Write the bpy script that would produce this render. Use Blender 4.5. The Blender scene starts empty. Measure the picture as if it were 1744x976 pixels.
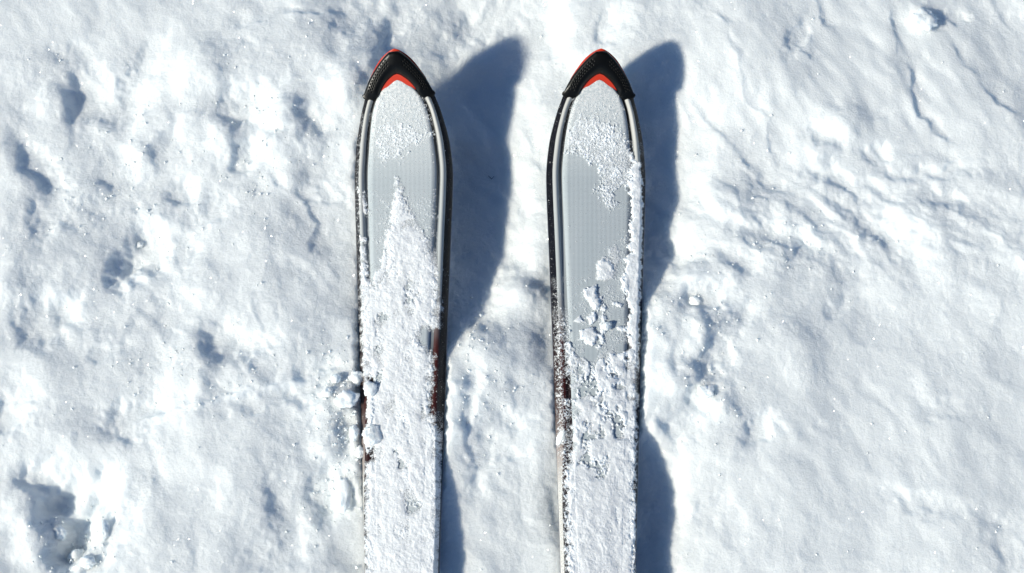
import bpy, bmesh, math
import numpy as np
from mathutils import Vector, Matrix, noise as mnoise

# ------------------------------------------------------------------ camera, sky, sun, exposure
scene = bpy.context.scene
col = scene.collection
CAM = np.array([0.0, -0.45, 1.6])
FPX = 2557.0
cam_d = bpy.data.cameras.new('camera')
cam_d.sensor_width = 36.0
cam_d.lens = FPX / 1744.0 * 36.0
cam_d.clip_start = 0.05
cam_d.clip_end = 500.0
cam = bpy.data.objects.new('camera', cam_d)
col.objects.link(cam)
cam.location = CAM
cam.rotation_euler = (-Vector(CAM)).to_track_quat('-Z', 'Y').to_euler()
scene.camera = cam

SUN_EL, SUN_AZ = math.radians(33.5), math.radians(25.0)      # light travels towards SUN_AZ (from +X to +Y)
world = bpy.data.worlds.new('World')
scene.world = world
world.use_nodes = True
wn = world.node_tree
sky = wn.nodes.new('ShaderNodeTexSky')
sky.sky_type = 'NISHITA'
sky.sun_disc = False
sky.sun_elevation = SUN_EL
sky.sun_rotation = math.atan2(-math.cos(SUN_AZ), -math.sin(SUN_AZ))
sky.altitude = 2400.0
sky.air_density = 1.0
sky.dust_density = 0.0
sky.ozone_density = 4.5
bg = wn.nodes['Background']
bg.inputs['Strength'].default_value = 0.085
wn.links.new(sky.outputs['Color'], bg.inputs['Color'])

sun_d = bpy.data.lights.new('sun', 'SUN')
sun_d.energy = 4.55
sun_d.angle = math.radians(3.2)
sun_d.color = (1.0, 0.972, 0.865)
sun = bpy.data.objects.new('sun', sun_d)
col.objects.link(sun)
sun.location = (-3, -1.5, 3)
sun_dir = Vector((math.cos(SUN_EL) * math.cos(SUN_AZ), math.cos(SUN_EL) * math.sin(SUN_AZ), -math.sin(SUN_EL)))
sun.rotation_euler = sun_dir.to_track_quat('-Z', 'Y').to_euler()

scene.view_settings.view_transform = 'Standard'
scene.view_settings.look = 'None'
scene.view_settings.exposure = 0.0
scene.view_settings.gamma = 1.0
scene.view_settings.use_curve_mapping = False
scene.render.engine = 'CYCLES'
scene.cycles.max_bounces = 8
scene.cycles.diffuse_bounces = 5
scene.cycles.use_denoising = True

# ------------------------------------------------------------------ survey helpers: where a spot of the photograph lies in the place
_f = -CAM / np.linalg.norm(CAM)
_r = np.array([1.0, 0.0, 0.0])
_u = np.cross(_r, _f)
def spot(px, py, z=-0.008):
    d = _f * FPX + _r * (px - 872.0) - _u * (py - 488.0)
    return CAM + d * ((z - CAM[2]) / d[2])
def G(px, py, z=-0.008):
    p = spot(px, py, z)
    return p[0], p[1]
PX = 0.00065                                           # one photograph pixel on the snow, in metres

# ------------------------------------------------------------------ noise
def _hash(ix, iy, seed):
    h = (ix.astype(np.int64) * 374761393 + iy.astype(np.int64) * 668265263 + seed * 974634777) & 0xFFFFFFFF
    h = ((h ^ (h >> 13)) * 1274126177) & 0xFFFFFFFF
    h = ((h ^ (h >> 16)) * 2246822519) & 0xFFFFFFFF
    return (h ^ (h >> 15)) & 0xFFFFFFFF
def perlin(x, y, seed=0):
    x0, y0 = np.floor(x), np.floor(y)
    fx, fy = x - x0, y - y0
    u = fx * fx * fx * (fx * (fx * 6 - 15) + 10)
    v = fy * fy * fy * (fy * (fy * 6 - 15) + 10)
    def g(ox, oy):
        a = _hash(x0 + ox, y0 + oy, seed) * (2 * math.pi / 4294967296.0)
        return np.cos(a) * (fx - ox) + np.sin(a) * (fy - oy)
    a, b, c, d = g(0, 0), g(1, 0), g(0, 1), g(1, 1)
    return 1.5 * ((a * (1 - u) + b * u) * (1 - v) + (c * (1 - u) + d * u) * v)
def fbm(x, y, seed, octv=3, gain=0.5):
    s, a, f = 0.0, 1.0, 1.0
    for i in range(octv):
        s = s + a * perlin(x * f + 17.3 * i, y * f - 9.1 * i, seed + i * 31)
        a *= gain; f *= 2.03
    return s
def billow(x, y, seed, octv=2):
    s, a, f = 0.0, 1.0, 1.0
    for i in range(octv):
        s = s + a * (0.35 - np.abs(perlin(x * f + 5.2 * i, y * f + 3.3 * i, seed + i * 57)))
        a *= 0.5; f *= 2.1
    return s
def domes(x, y, seed, density=1.0):
    """rounded lumps, one per cell at a random place and size; height 0..1"""
    x0, y0 = np.floor(x), np.floor(y)
    out = np.zeros_like(x)
    for ox in (-1, 0, 1):
        for oy in (-1, 0, 1):
            cx, cy = x0 + ox, y0 + oy
            jx = _hash(cx, cy, seed) / 4294967296.0
            jy = _hash(cx, cy, seed + 7) / 4294967296.0
            k = _hash(cx, cy, seed + 13) / 4294967296.0
            on = (_hash(cx, cy, seed + 19) / 4294967296.0) < density
            r = 0.25 + 0.6 * k * k
            d2 = (x - cx - jx) ** 2 + (y - cy - jy) ** 2
            out = np.maximum(out, np.where(on, np.sqrt(np.maximum(r * r - d2, 0)), 0))
    return out
def chunks(x, y, seed):
    """broken-snow relief: each cell a facet of its own height and tilt"""
    x0, y0 = np.floor(x), np.floor(y)
    num, den = np.zeros_like(x), np.full_like(x, 1e-9)
    for ox in (-1, 0, 1):
        for oy in (-1, 0, 1):
            cx, cy = x0 + ox, y0 + oy
            px = cx + _hash(cx, cy, seed) / 4294967296.0
            py = cy + _hash(cx, cy, seed + 3) / 4294967296.0
            hh = _hash(cx, cy, seed + 5) / 2147483648.0 - 1
            tx = _hash(cx, cy, seed + 9) / 2147483648.0 - 1
            ty = _hash(cx, cy, seed + 11) / 2147483648.0 - 1
            dx, dy = x - px, y - py
            w = np.exp(-9.0 * (dx * dx + dy * dy))
            num += w * (hh * .6 + tx * dx + ty * dy); den += w
    return num / den
def sstep(a, b, t):
    t = np.clip((t - a) / (b - a), 0, 1)
    return t * t * (3 - 2 * t)

# ------------------------------------------------------------------ materials
def material(name):
    m = bpy.data.materials.new(name)
    m.use_nodes = True
    return m, m.node_tree, m.node_tree.nodes['Principled BSDF']
def nd(nt, kind, **kw):
    n = nt.nodes.new(kind)
    for k, v in kw.items():
        setattr(n, k, v)
    return n

def snow_material(name, sss_scale, grain, bump_mm):
    m, nt, p = material(name)
    L = nt.links.new
    tc = nd(nt, 'ShaderNodeTexCoord')
    p.inputs['Base Color'].default_value = (0.875, 0.912, 0.912, 1)
    p.inputs['Roughness'].default_value = 0.6
    p.inputs['Specular IOR Level'].default_value = 0.25
    p.inputs['Subsurface Weight'].default_value = 0.78
    p.inputs['Subsurface Radius'].default_value = (0.8, 0.95, 1.1)
    p.inputs['Subsurface Scale'].default_value = sss_scale
    p.subsurface_method = 'RANDOM_WALK' if False else 'BURLEY'
    n1 = nd(nt, 'ShaderNodeTexNoise'); n1.inputs['Scale'].default_value = grain
    n1.inputs['Detail'].default_value = 5; n1.inputs['Roughness'].default_value = 0.7
    L(tc.outputs['Object'], n1.inputs['Vector'])
    b = nd(nt, 'ShaderNodeBump'); b.inputs['Strength'].default_value = 1.0
    b.inputs['Distance'].default_value = bump_mm * 0.001
    L(n1.outputs['Fac'], b.inputs['Height'])
    L(b.outputs['Normal'], p.inputs['Normal'])
    # loose ice crystals: tiny mirror facets of random tilt that flash in the sun
    vo = nd(nt, 'ShaderNodeTexVoronoi'); vo.inputs['Scale'].default_value = 800
    L(tc.outputs['Object'], vo.inputs['Vector'])
    sub = nd(nt, 'ShaderNodeVectorMath', operation='SUBTRACT'); sub.inputs[1].default_value = (0.5, 0.5, 0.5)
    L(vo.outputs['Color'], sub.inputs[0])
    sc = nd(nt, 'ShaderNodeVectorMath', operation='SCALE'); sc.inputs['Scale'].default_value = 1.9
    L(sub.outputs['Vector'], sc.inputs[0])
    geo = nd(nt, 'ShaderNodeNewGeometry')
    add = nd(nt, 'ShaderNodeVectorMath', operation='ADD')
    L(geo.outputs['Normal'], add.inputs[0]); L(sc.outputs['Vector'], add.inputs[1])
    nrm = nd(nt, 'ShaderNodeVectorMath', operation='NORMALIZE'); L(add.outputs['Vector'], nrm.inputs[0])
    gl = nd(nt, 'ShaderNodeBsdfGlossy'); gl.inputs['Roughness'].default_value = 0.12
    gl.inputs['Color'].default_value = (1, 1, 1, 1)
    L(nrm.outputs['Vector'], gl.inputs['Normal'])
    lt = nd(nt, 'ShaderNodeMath', operation='LESS_THAN'); lt.inputs[1].default_value = 0.30
    L(vo.outputs['Distance'], lt.inputs[0])
    mu = nd(nt, 'ShaderNodeMath', operation='MULTIPLY'); mu.inputs[1].default_value = 0.05
    L(lt.outputs[0], mu.inputs[0])
    mx = nd(nt, 'ShaderNodeMixShader')
    L(mu.outputs[0], mx.inputs['Fac']); L(p.outputs[0], mx.inputs[1]); L(gl.outputs[0], mx.inputs[2])
    L(mx.outputs[0], nt.nodes['Material Output'].inputs['Surface'])
    return m
CLOD = snow_material('clod_snow', 0.009, 420, 1.0)
SNOW = snow_material('packed_snow', 0.018, 400, 1.25)
def film_material():
    m = snow_material('powder_film', 0.004, 800, 0.45)
    nt = m.node_tree; L = nt.links.new
    at = nd(nt, 'ShaderNodeAttribute', attribute_name='depth')
    tc = nd(nt, 'ShaderNodeTexCoord')
    n = nd(nt, 'ShaderNodeTexNoise'); n.inputs['Scale'].default_value = 900; n.inputs['Detail'].default_value = 3; L(tc.outputs['Object'], n.inputs['Vector'])
    m1 = nd(nt, 'ShaderNodeMath', operation='MULTIPLY_ADD'); m1.inputs[1].default_value = 2.6; m1.inputs[2].default_value = -1.3; L(n.outputs['Fac'], m1.inputs[0])
    ad = nd(nt, 'ShaderNodeMath', operation='ADD'); L(at.outputs['Fac'], ad.inputs[0]); L(m1.outputs[0], ad.inputs[1])
    mr = nd(nt, 'ShaderNodeMapRange'); mr.inputs['From Min'].default_value = -.12; mr.inputs['From Max'].default_value = 1.25; L(ad.outputs[0], mr.inputs['Value'])
    out = nt.nodes['Material Output']; src = out.inputs['Surface'].links[0].from_socket
    tr = nd(nt, 'ShaderNodeBsdfTransparent'); mx = nd(nt, 'ShaderNodeMixShader')
    L(mr.outputs[0], mx.inputs['Fac']); L(tr.outputs[0], mx.inputs[1]); L(src, mx.inputs[2]); L(mx.outputs[0], out.inputs['Surface'])
    nt.nodes['Principled BSDF'].inputs['Base Color'].default_value = (.85, .87, .875, 1)
    return m
FILM = film_material()
POWDER = snow_material('powder_snow', 0.004, 800, 0.45)

def simple(name, rgb, rough, spec=0.5, coat=0.0, metal=0.0, nscale=0, nbump=0.0):
    m, nt, p = material(name)
    p.inputs['Base Color'].default_value = (*rgb, 1)
    p.inputs['Roughness'].default_value = rough
    p.inputs['Specular IOR Level'].default_value = spec
    p.inputs['Coat Weight'].default_value = coat
    p.inputs['Coat Roughness'].default_value = 0.15
    p.inputs['Metallic'].default_value = metal
    if nscale:
        tc = nd(nt, 'ShaderNodeTexCoord')
        n = nd(nt, 'ShaderNodeTexNoise'); n.inputs['Scale'].default_value = nscale; n.inputs['Detail'].default_value = 3
        b = nd(nt, 'ShaderNodeBump'); b.inputs['Distance'].default_value = nbump
        nt.links.new(tc.outputs['Object'], n.inputs['Vector'])
        nt.links.new(n.outputs['Fac'], b.inputs['Height'])
        nt.links.new(b.outputs['Normal'], p.inputs['Normal'])
        r = nd(nt, 'ShaderNodeMapRange'); r.inputs['To Min'].default_value = rough * 0.8; r.inputs['To Max'].default_value = rough * 1.25
        nt.links.new(n.outputs['Fac'], r.inputs['Value']); nt.links.new(r.outputs[0], p.inputs['Roughness'])
    return m
def along_ski(name, stops, rough, spec=0.4, noise_amt=0.02):
    """lacquer whose printed colour, or painted-in shade, changes along the ski (object y runs from the tip backwards, negative)"""
    m, nt, p = material(name)
    tc = nd(nt, 'ShaderNodeTexCoord'); sx = nd(nt, 'ShaderNodeSeparateXYZ')
    nt.links.new(tc.outputs['Object'], sx.inputs[0])
    no = nd(nt, 'ShaderNodeTexNoise'); no.inputs['Scale'].default_value = 25
    nt.links.new(tc.outputs['Object'], no.inputs['Vector'])
    ma = nd(nt, 'ShaderNodeMath', operation='MULTIPLY_ADD'); ma.inputs[1].default_value = -1.0 / 1.7
    nt.links.new(sx.outputs['Y'], ma.inputs[0])
    m2 = nd(nt, 'ShaderNodeMath', operation='MULTIPLY'); m2.inputs[1].default_value = noise_amt
    nt.links.new(no.outputs['Fac'], m2.inputs[0]); nt.links.new(m2.outputs[0], ma.inputs[2])
    cr = nd(nt, 'ShaderNodeValToRGB')
    nt.links.new(ma.outputs[0], cr.inputs['Fac'])
    el = cr.color_ramp.elements
    while len(el) < len(stops):
        el.new(0.5)
    for e, (v, c) in zip(el, stops):
        e.position = v / 1.7 + noise_amt * 0.5; e.color = (*c, 1)
    nt.links.new(cr.outputs['Color'], p.inputs['Base Color'])
    p.inputs['Roughness'].default_value = rough
    p.inputs['Specular IOR Level'].default_value = spec
    return m
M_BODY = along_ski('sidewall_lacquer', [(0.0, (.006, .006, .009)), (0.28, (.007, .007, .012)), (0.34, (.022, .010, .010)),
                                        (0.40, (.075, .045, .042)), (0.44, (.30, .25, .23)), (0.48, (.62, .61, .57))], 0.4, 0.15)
M_WALL_SHADE = along_ski('sidewall_shade_tint', [(0.0, (.005, .005, .008)), (0.33, (.006, .005, .008)), (0.45, (.018, .014, .016)), (0.52, (.03, .03, .034))], 0.4, 0.2)  # shade painted in: right walls stay dark where the left ones turn off-white
M_RIDGE = along_ski('ridge_lacquer', [(0.0, (.55, .53, .48)), (0.17, (.48, .50, .49)), (0.26, (.42, .45, .45)), (0.325, (.06, .010, .008)),
                                      (0.40, (.045, .006, .005)), (0.50, (.012, .008, .010))], 0.5, 0.35)
M_GROOVE = along_ski('groove_lacquer', [(0.0, (.010, .010, .010)), (0.08, (.012, .012, .013)), (0.13, (.16, .17, .17)), (0.2, (.30, .33, .34)),
                                        (0.32, (.30, .33, .34)), (0.34, (.02, .01, .01))], 0.4)
M_STEEL = simple('steel_edge_metal', (.35, .35, .37), 0.35, metal=1.0, nscale=300, nbump=0.00005)
M_RED = simple('red_plastic', (.62, .045, .018), 0.32, nscale=260, nbump=0.00006)
M_RUBBER = simple('black_rubber', (.003, .003, .0022), 0.32, spec=0.24, nscale=500, nbump=0.00012)
M_BASE = simple('ski_base_plastic', (.012, .012, .014), 0.4)
M_NEEDLE = simple('dry_needle', (.04, .035, .02), 0.7)
def panel_material():
    m, nt, p = material('top_sheet_grey')
    L = nt.links.new
    tc = nd(nt, 'ShaderNodeTexCoord')
    wv = nd(nt, 'ShaderNodeTexWave', wave_type='BANDS', bands_direction='X'); wv.inputs['Scale'].default_value = 62
    wv.inputs['Distortion'].default_value = 0.25; wv.inputs['Detail Scale'].default_value = 3
    wy = nd(nt, 'ShaderNodeTexWave', wave_type='BANDS', bands_direction='Y'); wy.inputs['Scale'].default_value = 40
    no = nd(nt, 'ShaderNodeTexNoise'); no.inputs['Scale'].default_value = 28; no.inputs['Detail'].default_value = 5
    for n in (wv, wy, no):
        L(tc.outputs['Object'], n.inputs['Vector'])
    mp = nd(nt, 'ShaderNodeMapping'); mp.inputs['Scale'].default_value = (1, 0.15, 1); L(tc.outputs['Object'], mp.inputs[0]); L(mp.outputs[0], no.inputs['Vector'])
    cr = nd(nt, 'ShaderNodeValToRGB')
    cr.color_ramp.elements[0].color = (.51, .57, .585, 1); cr.color_ramp.elements[0].position = .3
    cr.color_ramp.elements[1].color = (.585, .63, .64, 1); cr.color_ramp.elements[1].position = .7
    L(no.outputs['Fac'], cr.inputs['Fac'])
    mix = nd(nt, 'ShaderNodeMix', data_type='RGBA', blend_type='MULTIPLY'); mix.inputs['Factor'].default_value = 0.055
    L(cr.outputs['Color'], mix.inputs[6]); L(wv.outputs['Color'], mix.inputs[7])
    mix2 = nd(nt, 'ShaderNodeMix', data_type='RGBA', blend_type='MULTIPLY'); mix2.inputs['Factor'].default_value = 0.02
    L(mix.outputs[2], mix2.inputs[6]); L(wy.outputs['Color'], mix2.inputs[7])
    # hoar frost breathed over the nose of the sheet
    sx = nd(nt, 'ShaderNodeSeparateXYZ'); L(tc.outputs['Object'], sx.inputs[0])
    fr = nd(nt, 'ShaderNodeMapRange'); fr.inputs['From Min'].default_value = -.135; fr.inputs['From Max'].default_value = -.045
    L(sx.outputs['Y'], fr.inputs['Value'])
    fn = nd(nt, 'ShaderNodeTexNoise'); fn.inputs['Scale'].default_value = 500; fn.inputs['Detail'].default_value = 4; L(tc.outputs['Object'], fn.inputs['Vector'])
    fm = nd(nt, 'ShaderNodeMapRange'); fm.inputs['From Min'].default_value = .38; fm.inputs['From Max'].default_value = .62; L(fn.outputs['Fac'], fm.inputs['Value'])
    ff = nd(nt, 'ShaderNodeMath', operation='MULTIPLY'); L(fr.outputs[0], ff.inputs[0]); L(fm.outputs[0], ff.inputs[1])
    fx = nd(nt, 'ShaderNodeMix', data_type='RGBA'); fx.inputs[7].default_value = (.80, .80, .78, 1)
    L(ff.outputs[0], fx.inputs['Factor']); L(mix2.outputs[2], fx.inputs[6])
    L(fx.outputs[2], p.inputs['Base Color'])
    b = nd(nt, 'ShaderNodeBump'); b.inputs['Distance'].default_value = 0.00005; L(wv.outputs['Fac'], b.inputs['Height']); L(b.outputs['Normal'], p.inputs['Normal'])
    p.inputs['Roughness'].default_value = 0.45
    return m
M_PANEL = panel_material()

# ------------------------------------------------------------------ mesh helpers
def mesh_object(name, verts, faces, mat, parent=None, smooth=True):
    me = bpy.data.meshes.new(name)
    verts = np.asarray(verts, dtype=np.float32)
    if isinstance(faces, np.ndarray) and faces.ndim == 2:
        n, k = faces.shape
        me.vertices.add(len(verts)); me.vertices.foreach_set('co', verts.ravel())
        me.loops.add(n * k); me.loops.foreach_set('vertex_index', faces.astype(np.int32).ravel())
        me.polygons.add(n)
        me.polygons.foreach_set('loop_start', np.arange(0, n * k, k, dtype=np.int32))
        me.update(calc_edges=True)
    else:
        me.from_pydata([tuple(v) for v in verts], [], faces)
    if smooth:
        me.polygons.foreach_set('use_smooth', np.ones(len(me.polygons), dtype=bool))
    me.materials.append(mat)
    me.update()
    o = bpy.data.objects.new(name, me)
    col.objects.link(o)
    o.parent = parent
    return o
def grid_faces(nr, nc):
    i = np.arange(nr - 1)[:, None] * nc + np.arange(nc - 1)[None, :]
    i = i.ravel()
    return np.stack([i, i + 1, i + nc + 1, i + nc], 1)
def tag(o, label=None, cat=None, group=None, kind=None):
    if label: o['label'] = label
    if cat: o['category'] = cat
    if group: o['group'] = group
    if kind: o['kind'] = kind
    return o

# ------------------------------------------------------------------ ski shape (local: x across, y backwards negative from tip, z up from the running base)
def pchip(xk, yk):
    xk, yk = np.array(xk, float), np.array(yk, float)
    h = np.diff(xk); dl = np.diff(yk) / h
    d = np.zeros_like(yk)
    for i in range(1, len(xk) - 1):
        if dl[i - 1] * dl[i] > 0:
            w1, w2 = 2 * h[i] + h[i - 1], h[i] + 2 * h[i - 1]
            d[i] = (w1 + w2) / (w1 / dl[i - 1] + w2 / dl[i])
    d[0], d[-1] = dl[0], dl[-1]
    def f(x):
        x = np.clip(np.asarray(x, float), xk[0], xk[-1])
        i = np.clip(np.searchsorted(xk, x) - 1, 0, len(xk) - 2)
        t = (x - xk[i]) / h[i]
        return ((1 + 2 * t) * (1 - t) ** 2 * yk[i] + t * (1 - t) ** 2 * h[i] * d[i]
                + t * t * (3 - 2 * t) * yk[i + 1] + t * t * (t - 1) * h[i] * d[i + 1])
    return f
SKI_LEN = 1.66
HW = pchip([0, .0006, .002, .0045, .0093, .0198, .0362, .0475, .065, .096, .129, .15, .198, .266, .332, .397, .46, .569, .8, 1.2, 1.55, 1.62, 1.65, 1.66],
           [0, .003, .0063, .0108, .0172, .0262, .0366, .0412, .0469, .0535, .0558, .0553, .0533, .0505, .0478, .0455, .0432, .0393, .0345, .040, .049, .046, .035, .012])
PANEL = pchip([.0293, .0300, .0315, .0355, .039, .042, .0475, .065, .096, .129, .15, .3, SKI_LEN], [0, .0036, .0068, .0138, .0188, .0216, .0255, .032, .0368, .039, .0386, .032, .02])
def panel_hw(v):
    v = np.asarray(v, float)
    a = PANEL(v); b = HW(v) - 0.0168
    k = sstep(.12, .16, v)
    return a * (1 - k) + b * k
def base_z(v):
    v = np.asarray(v, float)
    return 0.060 * np.maximum(0, 1 - v / 0.14) ** 2 + 0.02 * np.maximum(0, (v - 1.5) / 0.16) ** 2
THICK = pchip([0, .05, .13, .30, .57, .85, 1.3, SKI_LEN], [.006, .0095, .012, .0135, .0165, .021, .015, .008])
def top_z(v):
    return base_z(v) + THICK(v)

def strip(name, vs, section, mat, parent, cap=False):
    """sweep a section (function v -> list of (x, z)) along the ski"""
    rows = [section(v) for v in vs]
    nc = len(rows[0])
    verts = [(x, -v, z) for v, r in zip(vs, rows) for (x, z) in r]
    faces = [tuple(f) for f in grid_faces(len(vs), nc)]
    if cap:
        faces.append(tuple(range(nc))); faces.append(tuple(range((len(vs) - 1) * nc, len(vs) * nc))[::-1])
    return mesh_object(name, verts, [tuple(int(i) for i in f) for f in faces], mat, parent)

def stations(a, b):
    s = [a]
    while s[-1] < b:
        v = s[-1]
        s.append(v + (0.0004 if v < .004 else 0.0012 if v < .06 else .003 if v < .6 else .012))
    s[-1] = b
    return s

RIDF = 0.37
def capf(v):
    return 0.38 - 0.20 * sstep(.41, .52, np.asarray(v, float))
def shoulder_z(e, c, v):
    b, t = base_z(v), THICK(v)
    k = np.clip(e / np.maximum(c, 1e-5), 0, 1)
    lo = .0036 + (t * .62 - .0036) * np.clip(k / .55, 0, 1)
    hi = t * .62 + (t - .0012 - t * .62) * np.clip((k - .55) / .45, 0, 1)
    return b + np.where(k < .55, lo, hi)
def build_ski(root):
    # structural body: base, side walls that lean in, and the shoulder
    def body(v):
        h = float(HW(v)); b = float(base_z(v)); t = float(THICK(v))
        w = max(h - float(panel_hw(max(v, .0445))), .004) if v > .03 else h * .4
        c = min(w * float(capf(v)), h * .5)
        top = b + t - .0012
        half = [(h, b + .0003), (h, b + .0024), (h - .0006, b + .0036), (h - c * .55, b + t * .62), (h - c, top), (max(h - c * 1.6, 0), top - .0016)]
        return [(-x, z) for x, z in half] + [(x, z) for x, z in reversed(half)] + [(0, b), (-h, b + .0003)]
    strip('body', stations(0.0002, SKI_LEN), body, M_BASE, root, cap=True)
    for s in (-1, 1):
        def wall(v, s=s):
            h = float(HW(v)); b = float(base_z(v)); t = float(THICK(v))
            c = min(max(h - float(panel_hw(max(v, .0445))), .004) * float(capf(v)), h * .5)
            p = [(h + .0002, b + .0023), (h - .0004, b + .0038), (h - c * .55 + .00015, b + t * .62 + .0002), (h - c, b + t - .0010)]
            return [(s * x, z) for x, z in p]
        strip('sidewall', stations(.030, SKI_LEN - .01), wall, M_BODY if s < 0 else M_WALL_SHADE, root)
    def base(v):
        h = float(HW(v)) - .002; b = float(base_z(v))
        return [(-h, b - .0004), (h, b - .0004)]
    strip('base', stations(0.02, SKI_LEN - .02), base, M_BASE, root)
    for s in (-1, 1):
        def edge(v, s=s):
            h = float(HW(v)); b = float(base_z(v))
            p = [(h - .002, b - .0006), (h + .0005, b - .0006), (h + .0005, b + .0020), (h - .001, b + .0021)]
            return [(s * x, z) for x, z in p]
        strip('steel_edge', stations(.05, SKI_LEN - .02), edge, M_STEEL, root)
        def ridge(v, s=s):
            h = float(HW(v)); w = h - float(panel_hw(v)); tz = float(top_z(v))
            e0, e1 = h - w * float(capf(v)) + .0004, h - w * (.38 + RIDF)
            amp = .0022 * float(1 - .75 * sstep(.16, .32, v))
            out = []
            for i in range(9):
                k = i / 8
                out.append((s * (e0 + (e1 - e0) * k), tz - .0011 * (1 - math.sin(math.pi * k) ** .5) + amp * math.sin(math.pi * k) ** .8))
            return out
        strip('edge_ridge', stations(.0400, SKI_LEN - .04), ridge, M_RIDGE, root)
        def groove(v, s=s):
            h = float(HW(v)); p = float(panel_hw(v)); w = h - p; tz = float(top_z(v))
            e1 = h - w * (.38 + RIDF)
            d = .0020 * float(1 - .8 * sstep(.14, .30, v))
            out = []
            for i in range(7):
                k = i / 6
                out.append((s * (e1 + .0002 + (p - .0008 - e1) * k), tz - .0013 * (1 - k) ** 2 - d * math.sin(math.pi * k) - .0001))
            return out
        strip('groove', stations(.0400, SKI_LEN - .05), groove, M_GROOVE, root)
    # red tip plate: the whole nose, seen as a rim outside the guard and a chevron inside it
    def plate(v):
        h = float(HW(v)) + .0004; z = float(top_z(v)) - .0003
        hh = h - .0015 * float(sstep(.028, .034, v)) if v < .034 else max(float(panel_hw(v)) * .9, (h - .0015) * (1 - (v - .034) / .010))
        xs = np.linspace(-1, 1, 15)
        return [(-hh, z - .0035)] + [(x * hh, z + .0012 * (1 - abs(x) ** 2.5)) for x in xs] + [(hh, z - .0035)]
    strip('tip_plate', stations(.0002, .050), plate, M_RED, root)
    # grey top sheet, crowned, its front edge a pointed arch
    def panel(v):
        p = float(panel_hw(v)); z = float(top_z(v))
        return [(-p, z - .0016)] + [(x * p, z + .0006 + .0008 * (1 - x * x)) for x in np.linspace(-1, 1, 13)] + [(p, z - .0016)]
    vs = [.0293, .0295, .0298, .0303, .031, .032, .033, .0342] + stations(.0355, SKI_LEN - .03)
    strip('top_sheet', vs, panel, M_PANEL, root)
    # rubber tip guard: domed chevron with punched dimples
    ov = np.concatenate([np.linspace(.0465, .0075, 60), np.linspace(.0072, .0034, 16)])
    outer = [(-(float(HW(v)) + .0005 * float(sstep(.034, .044, v)) - .0029 * float(1 - sstep(.004, .030, v))), v) for v in ov]
    k0 = outer[-1]
    outer += [(0.0, .0030)] if k0[0] < -.0005 else []
    outer = outer + [(-x, v) for x, v in outer[:-1]][::-1]
    ik = pchip([0, .003, .008, .0125, .0178, .0215, .0236], [.0236, .0244, .0272, .0305, .0360, .0412, .0485])
    ix = np.linspace(-.0236, .0236, len(outer))
    inner = [(x, float(ik(abs(x)))) for x in ix]
    # resample outer by arc length so both run together
    def resample(pts, n):
        pts = np.array(pts); d = np.concatenate([[0], np.cumsum(np.hypot(*np.diff(pts, axis=0).T))])
        q = np.linspace(0, d[-1], n)
        return np.stack([np.interp(q, d, pts[:, 0]), np.interp(q, d, pts[:, 1])], 1)
    NT, NA = 281, 61
    o2, i2 = resample(outer, NT), resample(inner, NT)
    t = np.linspace(0, 1, NT)[:, None]; a = np.linspace(0, 1, NA)[None, :]
    x = o2[:, :1] * (1 - a) + i2[:, :1] * a
    v = o2[:, 1:] * (1 - a) + i2[:, 1:] * a
    endt = np.minimum(t, 1 - t)
    # rounded arm ends
    rnd = 0.0035 * (np.abs(2 * a - 1) ** 3) * (1 - sstep(0, .06, endt))
    v = v - rnd
    dome = (1 - np.abs(2 * a - 1) ** 3.4) ** 0.55
    dome = np.maximum(dome, 0) * (.35 + .65 * sstep(-.01, .10, endt))
    z = top_z(np.clip(v, 0.0, 1)) + .0004 + (.0092 - .16 * (np.sqrt(x * x + .005 ** 2) - .005)) * dome
    # keel line along the middle of the nose
    # three rows of dimples on each arm
    for row, aa in enumerate((.30, .43, .56)):
        for q in range(11):
            for side in (0, 1):
                tt = .075 + (q + .5 * (row % 2)) * .032
                if tt > .43: continue
                tt = tt if side == 0 else 1 - tt
                cx = np.interp(tt, t[:, 0], o2[:, 0]) * (1 - aa) + np.interp(tt, t[:, 0], i2[:, 0]) * aa
                cv = np.interp(tt, t[:, 0], o2[:, 1]) * (1 - aa) + np.interp(tt, t[:, 0], i2[:, 1]) * aa
                d2 = (x - cx) ** 2 + (v - cv) ** 2
                z = z - .0012 * np.exp(-(d2 / .00062 ** 2) ** 2)
    skirt_z = top_z(np.clip(v, 0, 1)) - .004
    V = np.stack([x, -v, z], 2)
    first = V[:, :1].copy(); first[:, 0, 2] = skirt_z[:, 0]
    last = V[:, -1:].copy(); last[:, 0, 2] = skirt_z[:, -1] + .0025
    V = np.concatenate([first, V, last], 1)
    endA = V[:1].copy(); endA[..., 2] = top_z(np.clip(-endA[..., 1], 0, 1)) - .003
    endB = V[-1:].copy(); endB[..., 2] = top_z(np.clip(-endB[..., 1], 0, 1)) - .003
    V = np.concatenate([endA, V, endB], 0)
    g = mesh_object('tip_guard', V.reshape(-1, 3), grid_faces(V.shape[0], V.shape[1])[:, ::-1].copy(), M_RUBBER, root)
    tag(g, 'black rubber tip guard with rows of small punched dimples')
    return root

def ski_root(name, tip_px, rz, roll, dz, label):
    r = bpy.data.objects.new(name, None)
    col.objects.link(r)
    tip = spot(tip_px[0], tip_px[1], 0.067)
    r.location = (tip[0], tip[1], dz)
    r.rotation_euler = (0, roll, rz)
    tag(r, label, 'ski', 'pair of skis')
    return r
ski_l = ski_root('ski', (682, 82), math.radians(0.85), math.radians(-6.0), 0.0, 'ski on the left, fully crusted with snow below a bare pointed grey patch')
ski_r = ski_root('ski', (1019, 82), math.radians(-0.55), math.radians(3.0), 0.0, 'ski on the right, long bare grey stretch along its left side')
build_ski(ski_l)
for ch in list(ski_l.children):
    c = ch.copy(); col.objects.link(c); c.parent = ski_r
bpy.context.view_layer.update()

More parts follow.
